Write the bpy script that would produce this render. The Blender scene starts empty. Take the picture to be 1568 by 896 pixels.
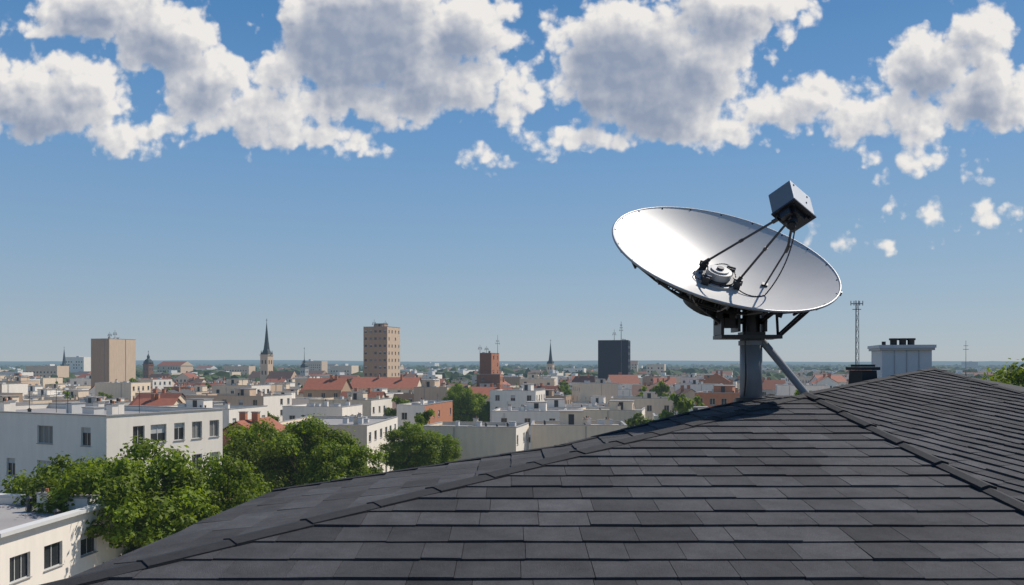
import bpy, math, random
import numpy as np
from mathutils import Vector, Matrix, noise

GZ=-19.0
scene=bpy.context.scene
scene.view_settings.view_transform='Standard'
try: scene.view_settings.look='None'
except Exception: pass
scene.view_settings.exposure=0

# ------------------------------------------------------------------ camera
cd=bpy.data.cameras.new("camera"); cam=bpy.data.objects.new("camera",cd)
scene.collection.objects.link(cam); scene.camera=cam
cam.location=(0,0,0); cam.rotation_euler=(math.radians(90),0,0)
cd.sensor_width=36; cd.lens=36*1300/1568; cd.shift_y=112/1568
cd.clip_start=0.1; cd.clip_end=20000

# ------------------------------------------------------------------ sun + world
EL=math.radians(49); AZ=math.radians(54)
S=Vector((math.sin(AZ)*math.cos(EL),math.cos(AZ)*math.cos(EL),math.sin(EL)))
ld=bpy.data.lights.new("sun",'SUN'); ld.energy=5.0; ld.angle=math.radians(0.5); ld.color=(1,.94,.86)
lo=bpy.data.objects.new("sun",ld); scene.collection.objects.link(lo)
lo.rotation_euler=S.to_track_quat('Z','Y').to_euler()

world=bpy.data.worlds.new("World"); scene.world=world; world.use_nodes=True
wt=world.node_tree; wt.nodes.clear()

def mk(nt,typ,**kw):
    n=nt.nodes.new(typ)
    for k,v in kw.items(): setattr(n,k,v)
    return n
def setin(nt,n,i,val):
    if val is None: return
    if isinstance(val,bpy.types.NodeSocket): nt.links.new(val,n.inputs[i])
    else: n.inputs[i].default_value=val
def M(nt,op,a,b=None,c=None,clamp=False):
    n=mk(nt,'ShaderNodeMath',operation=op,use_clamp=clamp)
    setin(nt,n,0,a); setin(nt,n,1,b); setin(nt,n,2,c); return n.outputs[0]
def VM(nt,op,a,b=None,out=0):
    n=mk(nt,'ShaderNodeVectorMath',operation=op)
    setin(nt,n,0,a); setin(nt,n,1,b); return n.outputs[out]
def sstep(nt,x,lo_,hi_,to0=0.0,to1=1.0):
    n=mk(nt,'ShaderNodeMapRange',interpolation_type='SMOOTHSTEP')
    nt.links.new(x,n.inputs[0]); n.inputs[1].default_value=lo_; n.inputs[2].default_value=hi_
    n.inputs[3].default_value=to0; n.inputs[4].default_value=to1; return n.outputs[0]
def mixc(nt,f,a,b,blend='MIX'):
    n=mk(nt,'ShaderNodeMix',data_type='RGBA',blend_type=blend)
    setin(nt,n,0,f); setin(nt,n,6,a); setin(nt,n,7,b); return n.outputs[2]

# clouds: (azimuth tangent, elevation tangent, half sizes) in thousandths, world direction space
BL=[(70,165,140,54),(-10,130,90,50),(195,205,80,24),(100,120,66,36),
(150,10,130,52),(250,55,86,62),(310,125,68,54),(395,175,112,40),(485,208,70,18),(430,110,50,34),
(560,45,145,104),(710,40,82,62),(675,125,118,54),(765,150,52,28),(570,160,116,38),
(960,75,124,88),(1120,15,115,52),(1010,150,140,62),(890,210,68,22),(1060,205,100,27),(1075,100,84,62),(920,150,80,50),
(1240,150,66,36),(1345,180,120,34),(1415,100,70,58),(1490,45,60,36),(1510,140,90,58),(1180,180,50,24),
(1430,244,64,14),(585,224,15,6),(402,214,16,6),(761,240,9,3),(1528,330,36,9),(1440,338,28,4),(1335,376,8,2),
(1740,120,140,80),(-260,110,130,60)]
g=bpy.data.node_groups.new("cloud_density",'ShaderNodeTree')
g.interface.new_socket("P",in_out='INPUT',socket_type='NodeSocketVector')
g.interface.new_socket("D",in_out='OUTPUT',socket_type='NodeSocketFloat')
g.interface.new_socket("SD",in_out='OUTPUT',socket_type='NodeSocketFloat')
gi=g.nodes.new('NodeGroupInput'); go=g.nodes.new('NodeGroupOutput')
P=gi.outputs[0]
def noise2(scale,detail,rough=.5):
    n=mk(g,'ShaderNodeTexNoise',noise_dimensions='2D'); n.inputs['Scale'].default_value=scale; n.inputs['Detail'].default_value=detail; n.inputs['Roughness'].default_value=rough
    g.links.new(P,n.inputs['Vector']); return n
nz=noise2(10,2)
w=VM(g,'SUBTRACT',nz.outputs['Color'],(.5,.5,.5)); w=VM(g,'MULTIPLY',w,(.055,.025,0))
PW=VM(g,'ADD',P,w)
sd=None
for (x,y,rx,ry) in BL:
    c=((x-784)/1300,(560-y)/1300,0)
    d=VM(g,'SUBTRACT',PW,c); d=VM(g,'MULTIPLY',d,(1300/rx,1300/ry,0))
    l=VM(g,'LENGTH',d,out=1)
    r=min(rx,ry)/1300
    s=M(g,'MULTIPLY_ADD',l,r,-r)
    sd=s if sd is None else M(g,'SMOOTH_MIN',sd,s,.012)
n2=noise2(34,2)
WV=VM(g,'SUBTRACT',n2.outputs['Color'],(.5,.5,.5))
def vor(scale,sm,amt):
    v=mk(g,'ShaderNodeTexVoronoi',feature='SMOOTH_F1',voronoi_dimensions='2D'); v.inputs['Scale'].default_value=scale
    v.inputs['Smoothness'].default_value=sm
    ww=VM(g,'MULTIPLY',WV,(amt,amt,0))
    g.links.new(VM(g,'ADD',P,ww),v.inputs['Vector']); return v.outputs['Distance']
v1=vor(24,.3,.022); v2=vor(52,.3,.016); v3=vor(120,.3,.010)
n3=noise2(22,7,.58)
det=M(g,'MULTIPLY_ADD',v1,-.024,.0265)
det=M(g,'MULTIPLY_ADD',v2,-.015,det)
det=M(g,'MULTIPLY_ADD',v3,-.007,det)
det=M(g,'ADD',det,M(g,'MULTIPLY_ADD',n3.outputs[0],.048,-.024))
D=M(g,'SUBTRACT',det,sd)
g.links.new(D,go.inputs[0]); g.links.new(M(g,'MULTIPLY',sd,-1.0),go.inputs[1])

tc=mk(wt,'ShaderNodeTexCoord'); sx=mk(wt,'ShaderNodeSeparateXYZ'); wt.links.new(tc.outputs['Generated'],sx.inputs[0])
yy=M(wt,'MAXIMUM',sx.outputs[1],.05)
ca=M(wt,'DIVIDE',sx.outputs[0],yy); ce=M(wt,'DIVIDE',sx.outputs[2],yy)
cp=mk(wt,'ShaderNodeCombineXYZ'); wt.links.new(ca,cp.inputs[0]); wt.links.new(ce,cp.inputs[1])
def dens(off):
    n=mk(wt,'ShaderNodeGroup'); n.node_tree=g
    wt.links.new(VM(wt,'ADD',cp.outputs[0],off),n.inputs[0]); return n.outputs[0],n.outputs[1]
D0,SD0=dens((0,0,0)); D1,_=dens((.007,.008,0)); D2,SD2=dens((.010,.030,0))
alpha=sstep(wt,D0,0.0,.016)
thick=M(wt,'ADD',M(wt,'ADD',M(wt,'MULTIPLY',SD0,.30),M(wt,'MULTIPLY',SD2,.40)),M(wt,'MULTIPLY',D2,.30))
dark=sstep(wt,thick,-.004,.038)
diff=M(wt,'MULTIPLY',M(wt,'SUBTRACT',D0,D1),28.0)
edge=sstep(wt,D0,.0,.022,.22,0.0)
lit=M(wt,'SUBTRACT',.93,M(wt,'MULTIPLY',dark,.84))
lit=M(wt,'ADD',lit,M(wt,'MULTIPLY',diff,M(wt,'MULTIPLY_ADD',dark,-.60,.85)))
lit=M(wt,'ADD',lit,edge,None,True)
ccol=mixc(wt,lit,(.28,.335,.445,1),(.87,.84,.805,1))
sky=mk(wt,'ShaderNodeTexSky',sky_type='NISHITA'); sky.sun_disc=False
sky.sun_elevation=EL; sky.sun_rotation=AZ; sky.altitude=100; sky.air_density=1.0; sky.dust_density=.3; sky.ozone_density=3.0
# summer haze layer: sky colour by elevation, mixed over the physical sky
rp=mk(wt,'ShaderNodeValToRGB'); el=rp.color_ramp.elements
el[0].position=0.0; el[0].color=(.39,.455,.52,1); el[1].position=1.0; el[1].color=(.04,.12,.33,1)
for (p_,c_) in ((.05,(.335,.435,.54,1)),(.14,(.24,.39,.57,1)),(.26,(.14,.315,.58,1)),(.40,(.07,.225,.49,1))):
    e_=el.new(p_); e_.color=c_
wt.links.new(sx.outputs[2],rp.inputs[0])
bs=mk(wt,'ShaderNodeBackground'); wt.links.new(sky.outputs[0],bs.inputs[0]); bs.inputs[1].default_value=.085
br=mk(wt,'ShaderNodeBackground'); wt.links.new(rp.outputs[0],br.inputs[0]); br.inputs[1].default_value=1.0
m0=mk(wt,'ShaderNodeMixShader'); m0.inputs[0].default_value=.84; wt.links.new(bs.outputs[0],m0.inputs[1]); wt.links.new(br.outputs[0],m0.inputs[2])
bc=mk(wt,'ShaderNodeBackground'); wt.links.new(ccol,bc.inputs[0]); bc.inputs[1].default_value=1.0
ms=mk(wt,'ShaderNodeMixShader'); wt.links.new(M(wt,'MULTIPLY',alpha,.97),ms.inputs[0]); wt.links.new(m0.outputs[0],ms.inputs[1]); wt.links.new(bc.outputs[0],ms.inputs[2])
wo=mk(wt,'ShaderNodeOutputWorld'); wt.links.new(ms.outputs[0],wo.inputs[0])
try:
    world.cycles.sampling_method='MANUAL'; world.cycles.sample_map_resolution=256
except Exception: pass

# ------------------------------------------------------------------ materials
hz=bpy.data.node_groups.new("painted_aerial_haze",'ShaderNodeTree')
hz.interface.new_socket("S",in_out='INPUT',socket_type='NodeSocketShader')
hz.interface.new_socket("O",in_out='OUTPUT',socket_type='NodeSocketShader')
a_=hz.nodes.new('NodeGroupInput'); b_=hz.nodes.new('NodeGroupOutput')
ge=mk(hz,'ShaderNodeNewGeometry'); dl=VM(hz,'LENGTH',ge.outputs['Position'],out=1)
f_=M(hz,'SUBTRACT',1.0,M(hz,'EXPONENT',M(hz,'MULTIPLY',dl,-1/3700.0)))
em=mk(hz,'ShaderNodeEmission'); em.inputs[0].default_value=(.225,.325,.42,1); em.inputs[1].default_value=1  # haze painted in: emission blended over each material with distance, no volume
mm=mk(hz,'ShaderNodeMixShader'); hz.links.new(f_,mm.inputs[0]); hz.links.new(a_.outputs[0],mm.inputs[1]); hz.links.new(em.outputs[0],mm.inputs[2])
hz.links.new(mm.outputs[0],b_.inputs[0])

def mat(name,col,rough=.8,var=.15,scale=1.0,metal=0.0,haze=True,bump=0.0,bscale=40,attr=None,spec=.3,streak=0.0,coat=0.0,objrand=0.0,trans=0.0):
    m=bpy.data.materials.new(name); m.use_nodes=True; nt=m.node_tree; nt.nodes.clear()
    p=mk(nt,'ShaderNodeBsdfPrincipled'); out=mk(nt,'ShaderNodeOutputMaterial')
    p.inputs['Roughness'].default_value=rough; p.inputs['Metallic'].default_value=metal
    p.inputs['Specular IOR Level'].default_value=spec
    p.inputs['Coat Weight'].default_value=coat
    t=mk(nt,'ShaderNodeTexCoord'); n=mk(nt,'ShaderNodeTexNoise'); n.inputs['Scale'].default_value=scale; n.inputs['Detail'].default_value=5; n.inputs['Roughness'].default_value=.65
    nt.links.new(t.outputs['Object'],n.inputs['Vector'])
    k=M(nt,'MULTIPLY_ADD',n.outputs[0],var*3.2,1-var*1.6)
    if streak>0:
        mp=mk(nt,'ShaderNodeMapping'); mp.inputs['Scale'].default_value=(1.6,1.6,.25); nt.links.new(t.outputs['Object'],mp.inputs[0])
        n2=mk(nt,'ShaderNodeTexNoise'); n2.inputs['Scale'].default_value=1.0; n2.inputs['Detail'].default_value=4; nt.links.new(mp.outputs[0],n2.inputs['Vector'])
        k=M(nt,'MULTIPLY',k,sstep(nt,n2.outputs[0],.3,.75,1.0+streak*.2,1-streak*.7))
    if attr:
        at=mk(nt,'ShaderNodeAttribute',attribute_name=attr); k=M(nt,'MULTIPLY',k,at.outputs['Fac'])
    if objrand>0:
        oi=mk(nt,'ShaderNodeObjectInfo'); k=M(nt,'MULTIPLY',k,M(nt,'MULTIPLY_ADD',oi.outputs['Random'],objrand*2,1-objrand))
    c=mk(nt,'ShaderNodeCombineXYZ')
    for i in range(3): nt.links.new(M(nt,'MULTIPLY',k,col[i]),c.inputs[i])
    nt.links.new(c.outputs[0],p.inputs['Base Color'])
    if bump>0:
        nb=mk(nt,'ShaderNodeTexNoise'); nb.inputs['Scale'].default_value=bscale; nb.inputs['Detail'].default_value=3; nt.links.new(t.outputs['Object'],nb.inputs['Vector'])
        bp=mk(nt,'ShaderNodeBump'); bp.inputs['Strength'].default_value=bump; bp.inputs['Distance'].default_value=.01
        nt.links.new(nb.outputs[0],bp.inputs['Height']); nt.links.new(bp.outputs[0],p.inputs['Normal'])
    sh=p.outputs[0]
    if trans>0:
        tr=mk(nt,'ShaderNodeBsdfTranslucent'); nt.links.new(VM(nt,'MULTIPLY',c.outputs[0],(1.6,1.6,.5)),tr.inputs[0])
        mx=mk(nt,'ShaderNodeMixShader'); mx.inputs[0].default_value=trans; nt.links.new(sh,mx.inputs[1]); nt.links.new(tr.outputs[0],mx.inputs[2]); sh=mx.outputs[0]
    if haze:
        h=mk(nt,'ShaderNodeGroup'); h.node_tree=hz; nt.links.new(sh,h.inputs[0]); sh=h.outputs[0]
    nt.links.new(sh,out.inputs[0]); return m

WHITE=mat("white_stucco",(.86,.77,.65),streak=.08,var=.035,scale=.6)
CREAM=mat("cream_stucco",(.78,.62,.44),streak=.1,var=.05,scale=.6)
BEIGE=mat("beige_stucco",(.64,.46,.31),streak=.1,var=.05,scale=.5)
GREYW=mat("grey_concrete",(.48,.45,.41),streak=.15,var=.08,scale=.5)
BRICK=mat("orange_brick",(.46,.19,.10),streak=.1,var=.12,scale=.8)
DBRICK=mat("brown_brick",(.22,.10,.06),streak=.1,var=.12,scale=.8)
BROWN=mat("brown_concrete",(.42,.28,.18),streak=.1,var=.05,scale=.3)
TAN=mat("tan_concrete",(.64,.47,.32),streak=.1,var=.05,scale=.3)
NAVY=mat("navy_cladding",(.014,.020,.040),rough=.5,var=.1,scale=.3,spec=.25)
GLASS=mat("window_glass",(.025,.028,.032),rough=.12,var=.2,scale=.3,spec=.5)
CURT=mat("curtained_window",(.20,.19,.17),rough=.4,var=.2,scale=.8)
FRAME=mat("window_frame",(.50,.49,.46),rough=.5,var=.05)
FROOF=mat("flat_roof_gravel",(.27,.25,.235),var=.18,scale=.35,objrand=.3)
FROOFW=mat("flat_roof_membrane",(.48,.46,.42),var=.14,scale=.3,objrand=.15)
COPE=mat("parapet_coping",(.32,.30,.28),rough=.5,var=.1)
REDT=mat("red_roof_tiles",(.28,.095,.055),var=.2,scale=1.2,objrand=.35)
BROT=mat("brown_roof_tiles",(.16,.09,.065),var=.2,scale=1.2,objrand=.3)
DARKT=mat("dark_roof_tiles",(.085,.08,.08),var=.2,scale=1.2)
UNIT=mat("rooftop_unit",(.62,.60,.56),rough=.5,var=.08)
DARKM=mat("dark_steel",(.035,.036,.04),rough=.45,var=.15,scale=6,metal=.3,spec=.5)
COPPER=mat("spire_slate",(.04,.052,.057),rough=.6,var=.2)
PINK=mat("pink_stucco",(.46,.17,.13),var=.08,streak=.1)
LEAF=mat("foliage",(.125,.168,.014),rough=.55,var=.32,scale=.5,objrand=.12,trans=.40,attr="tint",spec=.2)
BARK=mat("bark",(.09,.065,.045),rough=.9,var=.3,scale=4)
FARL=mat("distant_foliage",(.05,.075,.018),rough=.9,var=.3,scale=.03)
BM=[WHITE,CREAM,BEIGE,GREYW,BRICK,DBRICK,BROWN,TAN,NAVY,GLASS,CURT,FRAME,FROOF,FROOFW,COPE,REDT,BROT,DARKT,UNIT,DARKM,COPPER,PINK]
IX={m.name:i for i,m in enumerate(BM)}
def I(m): return IX[m.name]

# ------------------------------------------------------------------ mesh builder
class MB:
    def __init__(s): s.v=[]; s.f=[]; s.m=[]
    def add(s,vs,fs,mi=0):
        b=len(s.v); s.v.extend([tuple(v) for v in vs])
        for f in fs: s.f.append([b+i for i in f]); s.m.append(mi)
    def quad(s,a,b,c,d,mi=0): s.add([a,b,c,d],[(0,1,2,3)],mi)
    def box(s,x0,x1,y0,y1,z0,z1,mi=0,T=None,skip=()):
        vs=[Vector((x,y,z)) for z in (z0,z1) for y in (y0,y1) for x in (x0,x1)]
        if T is not None: vs=[T@v for v in vs]
        F={'b':(0,2,3,1),'t':(4,5,7,6),'f':(0,1,5,4),'k':(2,6,7,3),'l':(0,4,6,2),'r':(1,3,7,5)}
        s.add(vs,[F[k] for k in F if k not in skip],mi)
    def tube(s,p,q,r,mi=0,n=10,r2=None,cap=True):
        p=Vector(p); q=Vector(q); d=(q-p)
        if d.length<1e-6: return
        d.normalize(); a=d.orthogonal().normalized(); b=d.cross(a); r2=r if r2 is None else r2
        vs=[]
        for (c,rr) in ((p,r),(q,r2)):
            for i in range(n):
                t=2*math.pi*i/n; vs.append(c+a*(rr*math.cos(t))+b*(rr*math.sin(t)))
        fs=[(i,(i+1)%n,n+(i+1)%n,n+i) for i in range(n)]
        if cap: fs+= [tuple(range(n-1,-1,-1)),tuple(range(n,2*n))]
        s.add(vs,fs,mi)
    def path(s,pts,r,mi=0,n=8):
        for i in range(len(pts)-1): s.tube(pts[i],pts[i+1],r,mi,n)
    def obj(s,name,mats,loc=(0,0,0),rotz=0,parent=None,smooth=False,mw=None):
        me=bpy.data.meshes.new(name); me.from_pydata(s.v,[],s.f)
        for m in mats: me.materials.append(m)
        me.polygons.foreach_set('material_index',s.m)
        if smooth: me.polygons.foreach_set('use_smooth',[True]*len(s.f))
        me.update()
        o=bpy.data.objects.new(name,me); scene.collection.objects.link(o)
        o.location=loc; o.rotation_euler=(0,0,rotz)
        if parent: o.parent=parent
        return o
def empty(name,loc=(0,0,0)):
    e=bpy.data.objects.new(name,None); scene.collection.objects.link(e); e.location=loc; e.empty_display_size=.3; return e
def childof(o,par,Mw=None):
    o.parent=par; o.matrix_parent_inverse=Matrix.Translation(Vector(par.location)).inverted(); o.matrix_basis=Mw or Matrix.Identity(4)

# ------------------------------------------------------------------ buildings
def facade(mb,o,u,wid,h,nrm,cols,rows,wall,rng,ww=1.2,wh=1.45,rec=.18,z0=0.0,sill=.95,skipp=.12,wide=None,balc=False):
    o=Vector(o); u=Vector(u); nrm=Vector(nrm); Z=Vector((0,0,1))
    def P(a,z,d=0): return o+u*a+Z*z-nrm*d
    fh=(h-z0-.5)/max(rows,1)
    if cols==0 or rows==0:
        mb.quad(P(0,0),P(wid,0),P(wid,h),P(0,h),wall)
        if wid>6:
            a=wid*rng.uniform(.2,.8); mb.tube(P(a,0,-.08),P(a,h-.1,-.08),.06,I(COPE),6)
        return
    pitch=wid/cols
    xs=[]
    for c in range(cols):
        w_=ww*(1.7 if (wide and c in wide) else 1.0); w_=min(w_,pitch*.8)
        cx=pitch*(c+.5)+rng.uniform(-.08,.08)*pitch; xs.append((cx-w_/2,cx+w_/2))
    prev=0.0
    for r in range(rows):
        zb=z0+fh*r+sill; zt=min(zb+wh,z0+fh*(r+1)-.15)
        mb.quad(P(0,prev),P(wid,prev),P(wid,zb),P(0,zb),wall)
        px=0.0
        for c,(xa,xb) in enumerate(xs):
            if rng.random()<skipp:
                continue
            mb.quad(P(px,zb),P(xa,zb),P(xa,zt),P(px,zt),wall); px=xb
            mb.quad(P(xa,zb),P(xa,zt),P(xa,zt,rec),P(xa,zb,rec),wall)
            mb.quad(P(xb,zt),P(xb,zb),P(xb,zb,rec),P(xb,zt,rec),wall)
            mb.quad(P(xa,zt),P(xb,zt),P(xb,zt,rec),P(xa,zt,rec),wall)
            mb.quad(P(xb,zb),P(xa,zb),P(xa,zb,rec),P(xb,zb,rec),I(FRAME))
            gm=I(CURT) if rng.random()<.22 else I(GLASS)
            zc=zt-(zt-zb)*rng.choice([0,0,0,.3,.5])
            mb.quad(P(xa,zb,rec),P(xb,zb,rec),P(xb,zc,rec),P(xa,zc,rec),gm)
            if zc<zt: mb.quad(P(xa,zc,rec-.01),P(xb,zc,rec-.01),P(xb,zt,rec-.01),P(xa,zt,rec-.01),I(FRAME))
            t=.06
            nm=2 if (xb-xa)>1.7 else 1
            for k in range(nm+2):
                xm=xa+t/2+(xb-xa-t)*k/(nm+1)
                mb.quad(P(xm-t/2,zb,rec-.04),P(xm+t/2,zb,rec-.04),P(xm+t/2,zt,rec-.04),P(xm-t/2,zt,rec-.04),I(FRAME))
            for zz in (zb,zt-t):
                mb.quad(P(xa,zz,rec-.043),P(xb,zz,rec-.043),P(xb,zz+t,rec-.043),P(xa,zz+t,rec-.043),I(FRAME))
            mb.quad(P(xa-.06,zb-.05,-.07),P(xb+.06,zb-.05,-.07),P(xb+.06,zb-.003,-.07),P(xa-.06,zb-.003,-.07),I(COPE))
            mb.quad(P(xa-.06,zb-.003,-.07),P(xb+.06,zb-.003,-.07),P(xb+.06,zb-.003,0),P(xa-.06,zb-.003,0),I(COPE))
        mb.quad(P(px,zb),P(wid,zb),P(wid,zt),P(px,zt),wall)
        prev=zt
    mb.quad(P(0,prev),P(wid,prev),P(wid,h),P(0,h),wall)

def roof_clutter(mb,w,d,z,rng,n,big=False,wall=0):
    for k in range(n):
        sx_=rng.uniform(.5,1.6); sy=rng.uniform(.5,1.6); sz=rng.uniform(.4,1.1)
        x=-rng.uniform(.12,.88)*w; y=rng.uniform(.15,.85)*d
        t=rng.random()
        if t<.35:
            mb.box(x-sx_/2,x+sx_/2,y-sy/2,y+sy/2,z+.12,z+.12+sz,I(UNIT),skip=('b',))
            mb.box(x-sx_/2-.05,x+sx_/2+.05,y-sy/2-.05,y+sy/2+.05,z+.12+sz,z+.2+sz,I(COPE))
        elif t<.55:
            mb.tube((x,y,z),(x,y,z+sz*.8),.16,I(DARKM),8); mb.tube((x,y,z+sz*.8),(x,y,z+sz*.8+.15),.26,I(DARKM),8,r2=.05)
        elif t<.8:
            mb.box(x-.35,x+.35,y-.3,y+.3,z,z+1.1,wall,skip=('b',)); mb.box(x-.42,x+.42,y-.37,y+.37,z+1.1,z+1.2,I(COPE))
            mb.tube((x-.15,y,z+1.2),(x-.15,y,z+1.5),.1,I(DARKM),6); mb.tube((x+.15,y,z+1.2),(x+.15,y,z+1.45),.1,I(BRICK),6)
        else:
            mb.tube((x,y,z),(x,y,z+2.2),.025,I(DARKM),5)
            for q in range(4): mb.tube((x-.4+.05*q,y,z+1.5+.2*q),(x+.4-.05*q,y,z+1.5+.2*q),.015,I(DARKM),4)
    if big:
        bw=min(w*.4,rng.uniform(2.5,5)); bd=min(d*.5,rng.uniform(2.5,4.5)); x=-rng.uniform(.3,.7)*w; y=d*rng.uniform(.4,.65); hh=rng.uniform(1.6,2.4)
        mb.box(x-bw/2,x+bw/2,y-bd/2,y+bd/2,z,z+hh,wall,skip=('b',))
        mb.box(x-bw/2-.15,x+bw/2+.15,y-bd/2-.15,y+bd/2+.15,z+hh,z+hh+.15,I(COPE))
        mb.quad((x-bw/2-.1,y-bd/2-.1,z+hh+.155),(x+bw/2+.1,y-bd/2-.1,z+hh+.155),(x+bw/2+.1,y+bd/2+.1,z+hh+.155),(x-bw/2-.1,y+bd/2+.1,z+hh+.155),I(FROOF))
        mb.box(x-.45,x+.45,y-bd/2-.03,y-bd/2-.003,z+.05,z+min(2.0,hh-.1),I(DARKM))

FOOT=[]
def building(name,x,y,w,d,th,h,rows,wall,seed=0,cf=4,cr=4,roof='flat',clutter=5,roofm=None,big=True,ww=1.2,wh=1.45,wallr=None,skipp=.12,widef=None,wider=None,reg=True,foot=None,cope=None,over=.0):
    """origin = front right corner; w to the left, d backwards; th clockwise degrees"""
    rng=random.Random(seed); mb=MB(); wl=I(wall); wr=I(wallr) if wallr else wl
    facade(mb,(-w,0,0),(1,0,0),w,h,(0,-1,0),cf,rows,wl,rng,ww,wh,skipp=skipp,wide=widef)
    facade(mb,(0,0,0),(0,1,0),d,h,(1,0,0),cr,rows,wr,rng,ww,wh,skipp=skipp,wide=wider)
    facade(mb,(0,d,0),(-1,0,0),w,h,(0,1,0),cf if cf else 3,rows,wl,rng,ww,wh,skipp=.2)
    facade(mb,(-w,d,0),(0,-1,0),d,h,(-1,0,0),cr,rows,wr,rng,ww,wh,skipp=.2)
    if roof=='flat':
        rm=I(roofm or FROOF); t=.3; zr=h-.4
        mb.quad((-w+t,t,zr),(-t,t,zr),(-t,d-t,zr),(-w+t,d-t,zr),rm)
        mb.quad((-w+t,t,zr),(-w+t,t,h),(-t,t,h),(-t,t,zr),wl); mb.quad((-w+t,d-t,zr),(-t,d-t,zr),(-t,d-t,h),(-w+t,d-t,h),wl)
        mb.quad((-w+t,t,zr),(-w+t,d-t,zr),(-w+t,d-t,h),(-w+t,t,h),wl); mb.quad((-t,t,zr),(-t,t,h),(-t,d-t,h),(-t,d-t,zr),wl)
        o=.07+over; cz=h+.09+over*.5; cm=I(cope or COPE)
        mb.box(-w-o,o,-o,t+.02,h,cz,cm); mb.box(-w-o,o,d-t-.02,d+o,h,cz,cm)
        mb.box(-w-o,-w+t+.02,t+.02,d-t-.02,h,cz,cm); mb.box(-t-.02,o,t+.02,d-t-.02,h,cz,cm)
        roof_clutter(mb,w,d,zr,rng,clutter,big,wl)
    else:
        rm=I(roofm or REDT); e=.4; rh=min(w,d)*.32
        if w>=d:
            a=(-w-e,-e,h-.1);b=(e,-e,h-.1);c=(e,d+e,h-.1);f=(-w-e,d+e,h-.1);r1=(-w-e,d/2,h+rh);r2=(e,d/2,h+rh)
            mb.quad(a,b,r2,r1,rm); mb.quad(c,f,r1,r2,rm)
            mb.add([(-w,0,h),(-w,d,h),(-w,d/2,h+rh-.15)],[(0,2,1)],wl); mb.add([(0,0,h),(0,d,h),(0,d/2,h+rh-.15)],[(0,1,2)],wl)
        else:
            a=(-w-e,-e,h-.1);b=(e,-e,h-.1);c=(e,d+e,h-.1);f=(-w-e,d+e,h-.1);r1=(-w/2,-e,h+rh);r2=(-w/2,d+e,h+rh)
            mb.quad(b,c,r2,r1,rm); mb.quad(f,a,r1,r2,rm)
            mb.add([(-w,0,h),(0,0,h),(-w/2,0,h+rh-.15)],[(0,1,2)],wl); mb.add([(-w,d,h),(0,d,h),(-w/2,d,h+rh-.15)],[(0,2,1)],wl)
        for k in range(2):
            x_=-w*rng.uniform(.25,.75); y_=d*rng.uniform(.3,.7)
            mb.box(x_-.4,x_+.4,y_-.35,y_+.35,h+.1,h+rh+.9,I(BRICK)); mb.box(x_-.47,x_+.47,y_-.42,y_+.42,h+rh+.9,h+rh+1.02,I(COPE))
    o=mb.obj(name,BM,(x,y,GZ),-math.radians(th))
    if reg:
        a=math.radians(th); cx=x-w/2*math.cos(a)+d/2*math.sin(a); cy=y+w/2*math.sin(a)+d/2*math.cos(a)
        FOOT.append((cx,cy,foot or math.hypot(w,d)/2*.92))
    return o

# hero buildings; cream blocks get white right walls, sunlight put into the colour
building("white_apartment_building",-32,67,24,12.3,26,15.0,5,WHITE,1,cf=5,cr=6,clutter=12,roofm=FROOF,ww=1.15,wh=1.5,skipp=.12,widef=(3,),wider=(2,),big=False)
building("white_office_building",-27,44.7,14,12.6,5,10.0,3,WHITE,2,cf=4,cr=4,clutter=16,roofm=FROOF,ww=1.7,wh=1.4,skipp=.25,big=False,over=.25,cope=UNIT)
building("apartment_building",-22.2,130,16,23,4,9.8,3,CREAM,3,cf=0,cr=6,clutter=9,wallr=WHITE,roofm=FROOF,ww=1.6,wh=1.5,skipp=.1,big=False)
building("apartment_building",.6,126,14.5,10,12,9.8,3,CREAM,4,cf=0,cr=4,clutter=9,wallr=WHITE,roofm=FROOF,big=False)
building("apartment_building",18,133,15,10,3,9.6,3,CREAM,5,cf=0,cr=3,clutter=12,wallr=WHITE)
building("brick_apartment_building",-17.9,174,6,22,11,10.9,3,WHITE,6,cf=2,cr=5,clutter=5,wallr=BRICK,big=False)
building("apartment_building",-32.5,196,15.5,14,12,11.0,3,CREAM,7,cf=0,cr=4,clutter=8,wallr=WHITE)
building("pink_house",-31.3,104,5,9,8,10.6,3,PINK,8,cf=2,cr=3,roof='gable')
building("apartment_building",26,170,13,12,12,10.0,3,CREAM,9,cf=0,cr=4,clutter=9,wallr=WHITE,roofm=FROOFW)
building("apartment_building",10,163,14,12,6,10.2,3,WHITE,10,cf=3,cr=4,clutter=9,roofm=FROOF)
building("apartment_building",6,215,12,12,14,12.6,4,WHITE,11,cf=3,cr=4,clutter=5)
building("apartment_building",-50,150,18,13,14,11.3,3,WHITE,12,cf=4,cr=4,clutter=8)
building("apartment_building",-72,128,20,13,16,12.3,4,CREAM,13,cf=0,cr=4,clutter=9,wallr=WHITE)
building("apartment_building",-60,205,22,13,16,11.6,4,BEIGE,14,cf=5,cr=4,clutter=8,wallr=WHITE)
building("apartment_building",-58,100,16,11,20,12.8,4,CREAM,15,cf=3,cr=4,clutter=8,wallr=WHITE)
building("apartment_building",-32,160,12,11,10,11.2,3,WHITE,41,cf=3,cr=3,clutter=7,big=False)
building("red_roof_house",-34,300,24,12,6,11.0,4,CREAM,16,cf=6,cr=3,roof='gable')
building("red_roof_house",82,320,10,14,14,13,4,BRICK,17,cf=3,cr=3,roof='gable')
building("red_roof_house",-1,240,12,9,10,10.0,3,CREAM,18,cf=3,cr=3,roof='gable')
building("apartment_building",40,160,13,11,8,9.3,3,WHITE,31,cf=3,cr=3,clutter=8)
building("apartment_building",39,205,15,12,8,11,3,CREAM,32,cf=4,cr=3,clutter=8,wallr=WHITE)

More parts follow.
